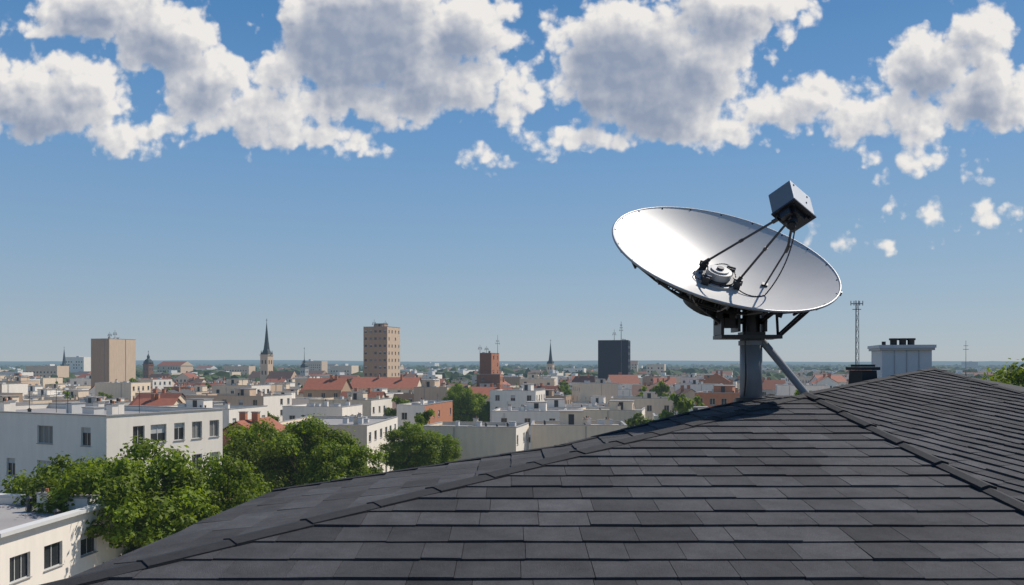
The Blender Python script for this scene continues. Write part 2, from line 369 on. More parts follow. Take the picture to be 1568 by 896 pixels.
# towers; brown fronts with tan right walls: shade and sun painted into the colour
building("brown_tower_block",-167,352,9.5,15,18,30.2,10,BROWN,20,cf=0,cr=0,clutter=4,wallr=TAN,big=False)
building("concrete_tower_block",-48.5,330,10.2,12,17,34.2,12,BROWN,21,cf=5,cr=4,clutter=4,wallr=TAN,big=True,ww=1.0,wh=1.1,skipp=.05)
building("dark_office_tower",52,380,13.5,14,12,30.4,10,NAVY,22,cf=0,cr=9,clutter=6,wallr=NAVY,big=False,ww=.9,wh=2.0,skipp=0)
building("brick_tower",-8.5,350,5.2,9,20,24.2,8,DBRICK,23,cf=0,cr=2,clutter=3,wallr=BRICK,big=False)
building("brick_tower",-4.8,338,9.5,6,10,15.5,5,DBRICK,24,cf=2,cr=2,clutter=3,wallr=BRICK,big=False,reg=False)

def tmast(name,x,y,z0,z1,bars=3,r=.12):
    mb=MB(); mb.tube((0,0,0),(0,0,z1-z0),r,0,6,r2=r*.5)
    for k in range(bars):
        z=(z1-z0)*(.55+.13*k); mb.box(-.9+.2*k,.9-.2*k,-.06,.06,z,z+.12,0)
        mb.tube((-.7+.2*k,0,z-.3),(-.7+.2*k,0,z+.5),.06,0,5); mb.tube((.7-.2*k,0,z-.3),(.7-.2*k,0,z+.5),.06,0,5)
    mb.obj(name,[DARKM],(x,y,z0))
tmast("rooftop_antenna",49.5,385,11,20,3,.16); tmast("rooftop_antenna",46.5,386,11,16.5,2)
for (px,py0,py1,d) in ((573,505,489,336),(590,503,491,338),(176,520,505,358),(168,520,508,358),(762,541,513,354),(745,541,530,354),(735,541,528,352)):
    tmast("rooftop_antenna",(px-784)/1300*d,d,(560-py0)/1300*d-.5,(560-py1)/1300*d,2,.1)

def church(name,x,y,tw,th,sh,wall,dome=False,nave=True):
    mb=MB(); wl=I(wall)
    mb.box(-tw/2,tw/2,-tw/2,tw/2,0,th,wl,skip=('b','t'))
    for k in (.55,.8):
        z=th*k
        for s in (-1,1):
            mb.box(s*tw*.22-tw*.09,s*tw*.22+tw*.09,-tw/2-.05,-tw/2-.01,z,z+th*.09,I(DARKT)); mb.box(tw/2+.01,tw/2+.05,s*tw*.22-tw*.09,s*tw*.22+tw*.09,z,z+th*.09,I(DARKT))
    mb.box(-tw/2-.3,tw/2+.3,-tw/2-.3,tw/2+.3,th,th+.5,wl)
    if dome:
        pr=[(tw*.55,0),(tw*.6,tw*.25),(tw*.45,tw*.6),(tw*.18,tw*.8),(tw*.2,tw*1.1),(tw*.05,tw*1.4),(.08,sh)]
    else:
        pr=[(tw*.62,0),(tw*.34,sh*.16),(tw*.22,sh*.4),(.05,sh)]
    for i in range(len(pr)-1):
        mb.tube((0,0,th+.5+pr[i][1]),(0,0,th+.5+pr[i+1][1]),pr[i][0],I(COPPER),8,r2=pr[i+1][0],cap=False)
    for sx_ in (-1,1):
        for sy in (-1,1): mb.tube((sx_*tw*.42,sy*tw*.42,th+.5),(sx_*tw*.42,sy*tw*.42,th+tw*.6),tw*.1,I(COPPER),5,r2=.03)
    mb.tube((0,0,th+sh),(0,0,th+sh+2.2),.12,I(DARKM),5); mb.box(-.6,.6,-.08,.08,th+sh+1.2,th+sh+1.4,I(DARKM))
    if nave:
        nh=th*.45; L=tw*3.2; hw=tw*.8
        mb.box(tw/2,tw/2+L,-hw,hw,0,nh,wl,skip=('b',))
        mb.quad((tw/2,-hw-.3,nh),(tw/2+L,-hw-.3,nh),(tw/2+L,0,nh+hw*1.1),(tw/2,0,nh+hw*1.1),I(BROT))
        mb.quad((tw/2+L,hw+.3,nh),(tw/2,hw+.3,nh),(tw/2,0,nh+hw*1.1),(tw/2+L,0,nh+hw*1.1),I(BROT))
        mb.add([(tw/2+L,-hw,nh),(tw/2+L,hw,nh),(tw/2+L,0,nh+hw*1.1)],[(0,1,2)],wl)
        for k in range(5): mb.box(tw/2+L*(k+.35)/5,tw/2+L*(k+.6)/5,-hw-.06,-hw-.01,nh*.3,nh*.8,I(DARKT))
    o=mb.obj(name,BM,(x,y,GZ),math.radians(-20)); FOOT.append((x,y,tw*2))
church("church_with_spire",-144.5,500,5.2,25,19.5,TAN)
church("domed_church_tower",-257,600,5.0,19.5,8,DBRICK,dome=True)
church("church_with_spire",-422,800,5,18,17,GREYW)
church("domed_church_tower",-159,650,4.5,17,14,GREYW,dome=True,nave=False)
church("church_with_spire",29.5,650,4.6,20,17,TAN,nave=False)

# ------------------------------------------------------------------ random city
rng=random.Random(78)
def free(x,y,r):
    for (a,b,c) in FOOT:
        if (x-a)**2+(y-b)**2<(c+r)**2: return False
    return True
walls=[WHITE]*6+[CREAM]*7+[BEIGE]*3+[GREYW]+[BRICK]+[BROWN]*2+[TAN]*3
yy_=152.0; treepos=[]
while yy_<520:
    step=17+yy_*.012
    x=-.72*yy_+rng.uniform(-8,0)
    while x<.68*yy_:
        gable=rng.random()<.26
        wd=rng.uniform(8,12) if gable else rng.uniform(9,17); dp=rng.uniform(8,11) if gable else rng.uniform(9,13)
        X=x+rng.uniform(-1,1)+wd; Y=yy_+rng.uniform(-4,4); th=rng.choice([6,10,14,18,22,-8])
        if rng.random()<.15:
            treepos.append((X-6,Y))
        elif free(X-wd/2,Y+dp/2,8.5):
            rows=rng.choice([2,2,3,3,3,4]); h=rows*3.0+rng.uniform(.5,1.3)
            wl=rng.choice(walls)
            building("pitched_roof_house" if gable else "city_building",X,Y,wd,dp,th,h-(1.0 if gable else 0),rows,wl,rng.randint(0,9999),
                cf=rng.choice([0,3,4,4]),cr=rng.choice([0,3,4]),roof='gable' if gable else 'flat',clutter=rng.randint(4,9),
                roofm=(rng.choice([REDT,REDT,REDT,BROT,DARKT]) if gable else rng.choice([FROOF,FROOF,FROOFW])),big=rng.random()<.5,
                wallr=WHITE if (wl in (CREAM,BEIGE,TAN) and rng.random()<.4) else None,reg=False)  # some right walls white, the sunlit side painted into the colour
        x+=wd+rng.uniform(2,8)
    yy_+=step
mb=MB(); y=520.0
while y<4200:
    x=-.75*y
    while x<.75*y:
        wd=rng.uniform(9,22)*(1+y/2600); dp=rng.uniform(10,16)*(1+y/2600); X=x+rng.uniform(0,6); Y=y+rng.uniform(-8,8)
        if rng.random()<.70 and free(X,Y,10):
            h=rng.uniform(7,14)*(1+ (rng.random()<.04)*rng.uniform(.4,1.1)); T=Matrix.Translation((X,Y,0))@Matrix.Rotation(math.radians(-rng.uniform(5,25)),4,'Z')
            wl=I(rng.choice(walls))
            if rng.random()<.36:
                mb.box(0,wd,0,dp,0,h-3,wl,T,skip=('b','t')); a=[T@Vector(p) for p in ((-.4,-.4,h-3.1),(wd+.4,-.4,h-3.1),(wd+.4,dp+.4,h-3.1),(-.4,dp+.4,h-3.1),(-.4,dp/2,h+1.0),(wd+.4,dp/2,h+1.0))]
                rm=I(rng.choice([REDT,REDT,BROT,DARKT])); mb.add(a,[(0,1,5,4),(2,3,4,5)],rm); mb.add(a,[(1,2,5),(3,0,4)],wl)
            else:
                mb.box(0,wd,0,dp,0,h,wl,T,skip=('b','t')); a=[T@Vector(p) for p in ((0,0,h),(wd,0,h),(wd,dp,h),(0,dp,h))]; mb.add(a,[(0,1,2,3)],I(rng.choice([FROOF,FROOFW])))
                bx=rng.uniform(.2,.7)*wd; mb.box(bx,bx+3,dp*.3,dp*.7,h,h+rng.uniform(1,2.5),I(UNIT),T,skip=('b',))
            if y<1300:
                for fl in range(int(h/3.2)):
                    n=int(wd/3)
                    for k in range(n):
                        if rng.random()<.8: mb.add([T@Vector(p) for p in ((1+k*3,-.05,fl*3+1),(2.3+k*3,-.05,fl*3+1),(2.3+k*3,-.05,fl*3+2.4),(1+k*3,-.05,fl*3+2.4))],[(0,1,2,3)],I(GLASS))
        x+=wd+rng.uniform(4,20)*(1+y/1500)
    y+=24*(1+y/900)
mb.obj("distant_city",BM,(0,0,GZ))
def blobmesh(name,pts,material,seed=0):
    r=np.random.RandomState(seed)
    import bmesh
    bm=bmesh.new(); bmesh.ops.create_icosphere(bm,subdivisions=2,radius=1); bv=np.array([v.co[:] for v in bm.verts]); bf=np.array([[v.index for v in f.verts] for f in bm.faces]); bm.free()
    V=[];F=[];o=0
    for (x,y,z,sx_,sy,sz) in pts:
        k=1+r.uniform(-.28,.28,(len(bv),1)); V.append(bv*k*np.array([sx_,sy,sz])+np.array([x,y,z])); F.append(bf+o); o+=len(bv)
    V=np.concatenate(V); F=np.concatenate(F)
    me=bpy.data.meshes.new(name); me.from_pydata(V.tolist(),[],F.tolist()); me.materials.append(material)
    ob=bpy.data.objects.new(name,me); scene.collection.objects.link(ob); return ob
pts=[]
for i in range(2500):
    y=500+3900*rng.random()**1.1; x=rng.uniform(-.75,.75)*y
    s=rng.uniform(3.0,6)*(1+y/3000)
    for k in range(rng.randint(1,4)): pts.append((x+rng.uniform(-2,2)*s,y+rng.uniform(-1,1)*s,GZ+s*.8,s*rng.uniform(.8,1.6),s,s*rng.uniform(.9,1.3)))
blobmesh("distant_trees",pts,FARL,3)
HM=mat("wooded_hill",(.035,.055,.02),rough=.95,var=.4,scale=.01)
mb=MB(); nx=260
for ring,(R,base,amp) in enumerate(((4600,10,9),(5600,22,14),(7000,36,18))):
    vs=[];fs=[]
    for i in range(nx+1):
        a=math.radians(-65+130*i/nx); h=base+amp*noise.noise(Vector((i*.035,ring*7.1,0)))+2.2*noise.noise(Vector((i*.5,ring,3)))+1.5*noise.noise(Vector((i*1.3,ring,3)))
        for (rr,z) in ((R-500,GZ-2),(R-200,h*.5),(R,h),(R+400,GZ)): vs.append((math.sin(a)*rr,math.cos(a)*rr,z))
    for i in range(nx):
        for j in range(3): fs.append((i*4+j,(i+1)*4+j,(i+1)*4+j+1,i*4+j+1))
    mb.add(vs,fs,0)
mb.obj("hills",[HM],smooth=True)

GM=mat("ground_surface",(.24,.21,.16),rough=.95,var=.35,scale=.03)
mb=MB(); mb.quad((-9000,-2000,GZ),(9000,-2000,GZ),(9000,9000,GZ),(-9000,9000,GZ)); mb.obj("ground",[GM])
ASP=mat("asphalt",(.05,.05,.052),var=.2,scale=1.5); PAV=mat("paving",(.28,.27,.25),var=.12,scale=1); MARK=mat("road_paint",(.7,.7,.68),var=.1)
mb=MB(); mb.quad((-17,-60,GZ+.004),(-10,-60,GZ+.004),(-10,400,GZ+.004),(-17,400,GZ+.004),0)
for k in range(70): mb.quad((-13.58,-58+k*6.5,GZ+.008),(-13.42,-58+k*6.5,GZ+.008),(-13.42,-55+k*6.5,GZ+.008),(-13.58,-55+k*6.5,GZ+.008),1)
mb.obj("road",[ASP,MARK])
mb=MB(); mb.box(-19.5,-17,-60,400,GZ-.1,GZ+.13,0); mb.box(-10,-7.5,-60,400,GZ-.1,GZ+.13,0); mb.obj("pavement",[PAV])

# ------------------------------------------------------------------ trees
def tree_mesh(name,seed,H,R,ncl,nl,ls):
    r=np.random.RandomState(seed); rg=random.Random(seed); mb=MB()
    th=H*.38
    mb.tube((0,0,0),(0,0,th),.035*H*.6,0,8,r2=.018*H,cap=False)
    cz=H*.60; rz=H*.42
    C=[]
    for i in range(ncl):
        d=r.normal(size=3); d/=np.linalg.norm(d)
        q=(.25+.75*r.rand()**.5)
        c=np.array([d[0]*R*q*.86,d[1]*R*q*.86,cz+d[2]*rz*q*.88])
        if c[2]<cz: c[:2]*=.92
        rad=R*r.uniform(.11,.24); C.append((c,rad))
    for (c,rad) in C[::3]:
        m=Vector((c[0]*.35,c[1]*.35,th+(c[2]-th)*.35)); mb.tube((0,0,th*rg.uniform(.75,1)),m,.012*H,0,6,r2=.008*H,cap=False); mb.tube(m,Vector(c),.008*H,0,5,r2=.002*H,cap=False)
    nb=len(mb.f); tv=np.array(mb.v); F=list(mb.f); off=len(tv)
    allP=[];allN=[];T=[]
    for (c,rad) in C:
        n=int(nl*(rad/(R*.2))**2)
        d=r.normal(size=(n,3)); d/=np.linalg.norm(d,axis=1)[:,None]
        q=r.rand(n,1)**.35
        sq=np.array([1,1,.72])
        p=c+d*q*rad*sq*(1+.22*r.normal(size=(n,1)))
        nn_=d*.9+r.normal(size=(n,3))*.5+np.array([0,0,.35]); nn_/=np.linalg.norm(nn_,axis=1)[:,None]
        allP.append(p); allN.append(nn_); T.append(np.full(n,r.uniform(.65,1.35))*r.uniform(.75,1.25,n))
    Pp=np.concatenate(allP); Nn=np.concatenate(allN); T=np.concatenate(T)
    ref=r.normal(size=Nn.shape); A=np.cross(Nn,ref); A/=np.linalg.norm(A,axis=1)[:,None]; B=np.cross(Nn,A)
    s=(ls*r.uniform(.6,1.3,len(Pp)))[:,None]
    q4=np.stack([Pp-A*s*.5,Pp-B*s*.32+Nn*s*.06,Pp+A*s*.6,Pp+B*s*.32+Nn*s*.06],axis=1).reshape(-1,3)
    n=len(Pp); f4=(np.arange(n*4).reshape(-1,4)+off)
    allv=np.concatenate([tv,q4]); allf=F+f4.tolist()
    me=bpy.data.meshes.new(name); me.from_pydata(allv.tolist(),[],allf); me.materials.append(BARK); me.materials.append(LEAF)
    me.polygons.foreach_set('material_index',[0]*nb+[1]*n)
    ca_=me.color_attributes.new("tint",'FLOAT_COLOR','POINT')
    tt=np.ones((len(allv),4)); tt[off:,:3]=np.repeat(T,4)[:,None]; ca_.data.foreach_set('color',tt.ravel())
    return me
TM=[tree_mesh("tree_a",1,13,5.6,115,340,.31),tree_mesh("tree_b",2,13,5.4,110,340,.31),tree_mesh("tree_c",5,13,6.0,115,340,.31)]
TL=[tree_mesh("tree_d",11,11,4.6,34,110,.75),tree_mesh("tree_e",12,11,4.2,30,110,.75)]
def tree(me,x,y,s=1,rz=0,sz=None,name="deciduous_tree"):
    o=bpy.data.objects.new(name,me); scene.collection.objects.link(o); o.location=(x,y,GZ); o.rotation_euler=(0,0,rz); o.scale=(s,s,sz or s)
tree(TM[0],-25.6,58,1.14,.4,1.05); tree(TM[1],-31.6,61.0,1.0,2,.98); tree(TM[2],-21.2,62.5,.80,1,.94)
tree(TM[2],-21.0,88,1.08,3,1.03); tree(TM[0],-27.5,92,1.08,4,1.0); tree(TM[1],-24,98,.9,5,.97); tree(TM[1],-16.6,86,.86,5.5,.90)
tree(TM[1],-14.0,120,.88,1,.86); tree(TM[0],-10.8,122,.68,2,.74)
tree(TM[0],-12.5,215,.9,1,1.06); tree(TM[2],-9,222,.75,2,.9); tree(TM[1],-15,225,.8,3,1.12)
for (x,y,s) in ((34.5,60,1.25),(37.5,62,1.2),(41,63,1.3),(31,70,1.1),(45,66,1.2)): tree(TM[int(x)%3],x,y,s,x,s*1.18)
for (px,y,s,sz) in ((1225,150,.9,1.42),(1245,158,.8,1.38),(1040,160,1,1.26),(1065,170,.9,1.26),(200,330,1.2,1.3),(185,325,1,1.15),(985,230,.9,1.3),(1010,240,.9,1.35)): tree(TL[int(px)%2],(px-784)/1300*y,y,s,px,sz)
for i,(x,y) in enumerate(treepos): tree(TL[i%2],x,y,rng.uniform(.75,1.15),i,rng.uniform(.75,1.1))
for i in range(80):
    y=rng.uniform(140,500); x=rng.uniform(-.7,.6)*y
    if free(x,y,1.5): tree(TL[i%2],x,y,rng.uniform(.6,.95),i,rng.uniform(.8,1.15))

# ------------------------------------------------------------------ foreground roof
SH=mat("asphalt_shingle",(.060,.059,.062),rough=.88,var=.30,scale=7,haze=False,bump=.6,bscale=220,attr="tint",spec=.18)
CAPM=mat("ridge_cap",(.030,.030,.032),rough=.8,var=.25,scale=20,haze=False,bump=.5,bscale=200,spec=.2)
UND=mat("roof_underlay",(.012,.012,.013),haze=False)
GUT=mat("gutter_metal",(.35,.36,.37),rough=.4,metal=.6,haze=False)
HW=mat("house_wall",(.6,.57,.5),haze=False,streak=.1)
nt=SH.node_tree; pb=[n for n in nt.nodes if n.type=='BSDF_PRINCIPLED'][0]; src=pb.inputs['Base Color'].links[0].from_socket
t_=mk(nt,'ShaderNodeTexCoord'); gn=mk(nt,'ShaderNodeTexNoise'); gn.inputs['Scale'].default_value=240; gn.inputs['Detail'].default_value=3; nt.links.new(t_.outputs['Object'],gn.inputs['Vector'])
st=mk(nt,'ShaderNodeTexNoise'); st.inputs['Scale'].default_value=1.3; st.inputs['Detail'].default_value=7; st.inputs['Roughness'].default_value=.65; nt.links.new(t_.outputs['Object'],st.inputs['Vector'])
kk=M(nt,'MULTIPLY',M(nt,'MULTIPLY_ADD',gn.outputs[0],2.2,-.1),M(nt,'MULTIPLY_ADD',st.outputs[0],1.4,.3))
cb=mk(nt,'ShaderNodeCombineXYZ'); [nt.links.new(kk,cb.inputs[i]) for i in range(3)]
nt.links.new(VM(nt,'MULTIPLY',src,cb.outputs[0]),pb.inputs['Base Color'])

house=empty("shingle_roof_house",(0,0,0))
A=Vector((2.81,8.1)); E=Vector((-2.0,3.6))
zm=lambda x,y:-1.5+.15*y
zl=lambda x,y:-.285+.1403*(x-2.81)
zr=lambda x,y:-.285+.15*(y-8.1)+.063*(x-2.81)
def clip(poly,a,b):
    out=[]; ed=(b[0]-a[0],b[1]-a[1])
    side=lambda p:ed[0]*(p[1]-a[1])-ed[1]*(p[0]-a[0])
    for i in range(len(poly)):
        p=poly[i];q=poly[(i+1)%len(poly)];sp=side(p);sq=side(q)
        if sp>=0: out.append(p)
        if (sp>=0)!=(sq>=0):
            t=sp/(sp-sq); out.append((p[0]+(q[0]-p[0])*t,p[1]+(q[1]-p[1])*t))
    return out
def shingles(name,poly,zf,cdir,up,exp=.235,wmin=.17,wmax=.38,tl=.010,seed=5,jit=.004,base=.285):
    c2=Vector(cdir).normalized()
    def P3(x,y): return Vector((x,y,zf(x,y)))
    o=P3(0,0); c=(P3(c2.x,c2.y)-o).normalized(); gx=P3(1,0)-o; gy=P3(0,1)-o; n=gx.cross(gy).normalized(); s=n.cross(c)
    if s.dot(Vector((up[0],up[1],0)))<0: s=-s
    uv=lambda p:((P3(*p)-o).dot(c),(P3(*p)-o).dot(s))
    pl=[uv(p) for p in poly]
    ar=sum(pl[i][0]*pl[(i+1)%len(pl)][1]-pl[(i+1)%len(pl)][0]*pl[i][1] for i in range(len(pl)))
    if ar<0: pl=pl[::-1]
    us=[p[0] for p in pl]; vs_=[p[1] for p in pl]
    mb=MB(); tint=[]
    r0=int(math.floor(min(vs_)/exp)); r1=int(math.ceil(max(vs_)/exp))
    for r in range(r0,r1+1):
        rg=random.Random(r*131+seed); u=-13-rg.random()*.4
        v0=r*exp+rg.uniform(-.006,.006); v1=(r+1)*exp+.010; rowt=rg.uniform(.92,1.08)
        while u<14:
            w_=rg.uniform(wmin,wmax) if rg.random()<.45 else base*rg.uniform(.92,1.08)
            tn=rowt*rg.uniform(.76,1.24)
            if rg.random()<.08: tn*=.78
            dz=rg.uniform(0,.006); sk=rg.uniform(-jit,jit); dv=rg.uniform(-jit,jit)
            rect=[(u+.0014,v0+sk+dv),(u+w_-.0014,v0-sk+dv),(u+w_-.0014,v1),(u+.0014,v1)]; u+=w_
            if rect[1][0]<min(us) or rect[0][0]>max(us): continue
            for i in range(len(pl)):
                rect=clip(rect,pl[i],pl[(i+1)%len(pl)])
                if len(rect)<3: break
            if len(rect)<3: continue
            top=[];bot=[]
            for (a,b) in rect:
                k=max(0,min(1,(b-v0)/(v1-v0))); hgt=(tl+dz)*(1-k)+.002*k
                p=o+c*a+s*b; top.append(p+n*hgt); bot.append(p-n*.006)
            m=len(rect)
            mb.add(top+bot,[tuple(range(m))]+[(i,m+i,m+(i+1)%m,(i+1)%m) for i in range(m)],0); tint+= [tn]*(2*m)
    ob=mb.obj(name,[SH],parent=house)
    at=ob.data.color_attributes.new("tint",'FLOAT_COLOR','POINT'); arr=np.ones((len(tint),4)); arr[:,:3]=np.array(tint)[:,None]; at.data.foreach_set('color',arr.ravel())
    mu=MB(); mu.add([P3(*p)-n*.008 for p in poly],[tuple(range(len(poly)))],0); mu.obj(name+"_underlay",[UND],parent=house)
polyM=[(2.83,8.12),(-2.0,3.6),(-2.0,.5),(2.83,.5)]
Hh=(.9,3.6+(.9+2)*.93555)
polyL1=[(-2,3.6),Hh,(.38,6.52),(-1.75,6.2)]; polyL2=[Hh,(2.81,8.1),(2.62,8.62),(1.61,7.86),(.38,6.52)]
P1=(4.47,9.0); P3_=(4.55,7.55)
polyR=[(2.81,8.1),(2.81,.5),(4.95,.5),P3_,P1]
shingles("main_roof_face",polyM,zm,(1,0),(0,1),seed=5)
shingles("side_roof_face",polyL1,zl,(0,1),(1,0),seed=9); shingles("side_roof_face_upper",polyL2,zl,(0,1),(1,0),seed=9)
shingles("right_roof_face",polyR,zr,(.336,-.94),(.94,.336),exp=.115,wmin=.12,wmax=.30,seed=21,tl=.010,jit=.010,base=.22)
mb=MB()
def V3(p,f,dz=0): return Vector((p[0],p[1],f(*p)+dz))
back=[V3((2.62,8.62),zl),V3((2.81,8.1),zl),V3(P1,zr)]
mb.add([back[0],back[1],back[2],Vector((6.9,15,-1.7)),Vector((2.3,15,-1.9))],[(0,1,2,3,4)],0)
mb.add([back[2],V3(P3_,zr),Vector((7.5,7.5,-.75)),Vector((6.9,15,-1.7))],[(0,1,2,3)],0)
mb.add([V3(P3_,zr),Vector((4.95,.5,zr(4.95,.5))),Vector((7.5,.5,-1.8)),Vector((7.5,7.5,-.75))],[(0,1,2,3)],0)
mb.obj("back_roof_slope",[CAPM],parent=house)
mb=MB()
out=[V3((-2,.5),zm),V3((-2,3.6),zm),V3((-1.75,6.2),zl),V3((.38,6.52),zl),V3((1.61,7.86),zl),V3((2.62,8.62),zl),Vector((2.3,15,-1.9)),Vector((6.9,15,-1.7)),Vector((7.5,7.5,-.75)),Vector((7.5,.5,-1.8))]
ctr=Vector((3,6,0))
for i in range(len(out)):
    p=out[i]; q=out[(i+1)%len(out)]
    a=p.copy(); b=q.copy(); a.z-=.012; b.z-=.012; a2=a.copy(); b2=b.copy(); a2.z-=.2; b2.z-=.2
    mb.quad(a,b,b2,a2,1)
    ia=a2+(ctr-a2)*.08; ib=b2+(ctr-b2)*.08; ia.z=a2.z; ib.z=b2.z
    mb.quad(a2,b2,ib,ia,1)
    ja=ia.copy(); jb=ib.copy(); ja.z=GZ; jb.z=GZ; mb.quad(ia,ib,jb,ja,0)
mb.obj("walls_and_fascia",[HW,CAPM],parent=house)
mb=MB()
ey=lambda y:-2.0+(y-3.6)*.25/2.6
for i in range(8):
    y0=3.7+i*.31; y1=y0+.305
    a=Vector((ey(y0)-.01,y0,zl(ey(y0),y0)-.03)); b=Vector((ey(y1)-.01,y1,zl(ey(y1),y1)-.03))
    for k in range(5):
        t0=math.pi*k/5; t1=math.pi*(k+1)/5
        f=lambda t:Vector((-.03+.03*math.cos(t),0,-.03*math.sin(t)))
        mb.quad(a+f(t0),a+f(t1),b+f(t1),b+f(t0),0)
mb.obj("gutter",[GUT],parent=house)

def caps(name,p,q,f1,f2,half=.075,L=.42,lift=.013,ridge=.006,m=CAPM,th=-.02,step=.006):
    p=Vector(p); q=Vector(q); d=(q-p); n=int(d.length/L); d.normalize(); l=Vector((-d.y,d.x)); mb=MB(); rg=random.Random(3)
    for i in range(n+1):
        a=p+d*(i*L); b=p+d*min((i+1)*L+.03,(q-p).length+.02); hf=half*rg.uniform(.93,1.07)
        def sec(c,up):
            z0=max(f1(*c),f2(*c)); L_=c+l*hf; R_=c-l*hf
            return [Vector((L_.x,L_.y,f1(*L_)+lift+up)),Vector((c.x,c.y,z0+lift+ridge+up)),Vector((R_.x,R_.y,f2(*R_)+lift+up))]
        s1=sec(a,step+rg.uniform(0,.003)); s2=sec(b,0.0)
        dn=Vector((0,0,th)); vs=s1+s2+[v+dn for v in s1+s2]
        mb.add(vs,[(0,1,4,3),(1,2,5,4),(3,4,10,9),(4,5,11,10),(0,3,9,6),(2,8,11,5),(1,0,6,7),(2,1,7,8)],0)
    return mb.obj(name,[m],parent=house)
caps("hip_cap",E,A,zl,zm)
caps("valley_cap",(2.81,.6),(2.81,8.1),zm,zr,half=.045,L=.55,lift=.016,ridge=.016,step=.014)
caps("rake_cap",(.38,6.52),(1.61,7.86),zl,zl,half=.04,step=.003)
caps("rake_cap_upper",(1.61,7.86),(2.62,8.62),zl,zl,half=.04,step=.003)
caps("rake_cap_lower",(-1.75,6.2),(.38,6.52),zl,zl,half=.03,step=.003)
caps("ridge_cap_far",A,P1,zr,zr,half=.05,step=.004); caps("ridge_cap_right",P3_,P1,zr,zr,half=.04,step=.004); caps("ridge_cap_right_lower",(4.95,.5),P3_,zr,zr,half=.04,step=.004)

# roof vents
vent=empty("roof_vent",(3.72,9.0,-.25)); VB=mat("vent_black_metal",(.022,.023,.026),rough=.5,haze=False,var=.2,scale=8)
mb=MB()
vs=[(-.11,-.11,-.1),(.11,-.11,-.1),(.11,.11,-.1),(-.11,.11,-.1),(-.095,-.095,.2),(.095,-.095,.2),(.095,.095,.2),(-.095,.095,.2)]
mb.add(vs,[(0,1,5,4),(1,2,6,5),(2,3,7,6),(3,0,4,7),(4,5,6,7)],0); mb.box(-.12,.12,-.12,.12,.203,.235,0); mb.box(-.085,.085,-.085,.085,.238,.262,0)
o=mb.obj("vent_body",[VB],parent=vent); o.rotation_euler=(0,0,.35)
WP=mat("white_metal_panel",(.62,.61,.59),rough=.45,haze=False,var=.08,scale=2,streak=.08)
chim=empty("chimney_housing",(5.96,13,-1.58)); mb=MB()
mb.box(-.345,.345,-.36,.45,-.3,1.81,0)
mb.box(-.38,.38,-.40,.49,1.81,1.845,1); mb.box(-.395,.395,-.415,.505,1.845,1.89,0)
for x in (-.17,.0,.17): mb.box(x-.004,x+.004,-.368,-.362,-.3,1.81,1)
for k,x in enumerate((-.10,.03,.15)):
    mb.tube((x,.05,1.89),(x,.05,1.97),.05,2,12); mb.tube((x,.05,1.97),(x,.05,2.0),.065,2,12)
mb.tube((-.25,0,1.89),(-.25,0,1.95),.03,2,8)
o=mb.obj("housing",[WP,GUT,VB],parent=chim); o.rotation_euler=(0,0,-.22)

mb=MB(); H=23.6
for i in range(30):
    z0=i*H/30; z1=(i+1)*H/30; w0=.22-.004*i; w1=.22-.004*(i+1)
    c0=[(w0,-w0*.6,z0),(-w0,-w0*.6,z0),(0,w0,z0)]; c1=[(w1,-w1*.6,z1),(-w1,-w1*.6,z1),(0,w1,z1)]
    for j in range(3):
        mb.tube(c0[j],c1[j],.022,0,5); mb.tube(c0[j],c1[(j+1)%3],.014,0,4); mb.tube(c0[j],c0[(j+1)%3],.014,0,4)
mb.box(-.42,.42,-.03,.03,H-.25,H-.19,0)
for x in (-.42,-.2,.2,.42): mb.tube((x,0,H-.35),(x,0,H-.02),.03,0,6)
mb.box(-.3,.3,-.03,.03,H-.65,H-.6,0)
GALV=mat("galvanised_steel",(.22,.23,.24),rough=.5,metal=.3,haze=False)
mb.obj("lattice_antenna_mast",[GALV],((1312-784)/1300*60,60,GZ))
mb=MB(); mb.tube((0,0,0),(0,0,24.6),.12,0,6,r2=.04); mb.box(-.6,.6,-.05,.05,22.6,22.7,0); mb.box(-.5,.5,-.05,.05,23.4,23.5,0); mb.tube((0,0,18),(2,0,0),.05,0,4); mb.tube((0,0,18),(-2,0,0),.05,0,4)
mb.obj("radio_mast",[GALV],((1479-784)/1300*190,190,GZ))

# ------------------------------------------------------------------ satellite dish
DW=mat("dish_white_paint",(.50,.48,.45),rough=.42,var=.07,scale=2.5,haze=False,metal=.05,spec=.42)
DG=mat("dish_back_grey",(.20,.205,.21),rough=.5,haze=False,metal=.3,var=.1)
DS=mat("dish_dark_steel",(.035,.036,.04),rough=.4,haze=False,metal=.4,var=.2,scale=10,spec=.5)
MG=mat("mast_grey_paint",(.22,.23,.245),rough=.45,haze=False,metal=.1,var=.08,scale=5,streak=.1)
HG=mat("hub_grey",(.36,.36,.36),rough=.4,haze=False,metal=.2,var=.08,scale=8)
BW=mat("feed_box_white",(.74,.73,.71),rough=.4,haze=False,var=.05,scale=5)
BG=mat("feed_box_grey",(.18,.19,.20),rough=.4,haze=False,metal=.1,var=.08,scale=5)
dish=empty("satellite_dish",(2.365,8.4,-.35))
n=Vector((.166,-.526,.8335)).normalized(); e1=Vector((.931,-.1935,-.308)); e1=(e1-n*e1.dot(n)).normalized(); e2=n.cross(e1)
C=Vector((2.087,8.3,1.096)); DEP=.31; R=1.12; V0=C-n*DEP
R4=Matrix((e1,e2,n)).transposed().to_4x4()
LM=Matrix.Translation(V0)@R4; LI=LM.inverted()
def put(mb,name,mats,smooth=False,local=True):
    o=mb.obj(name,mats,smooth=smooth); childof(o,dish,LM if local else None); return o
zp=lambda r:DEP*(r/R)**2
mb=MB(); NS=128; NR=18
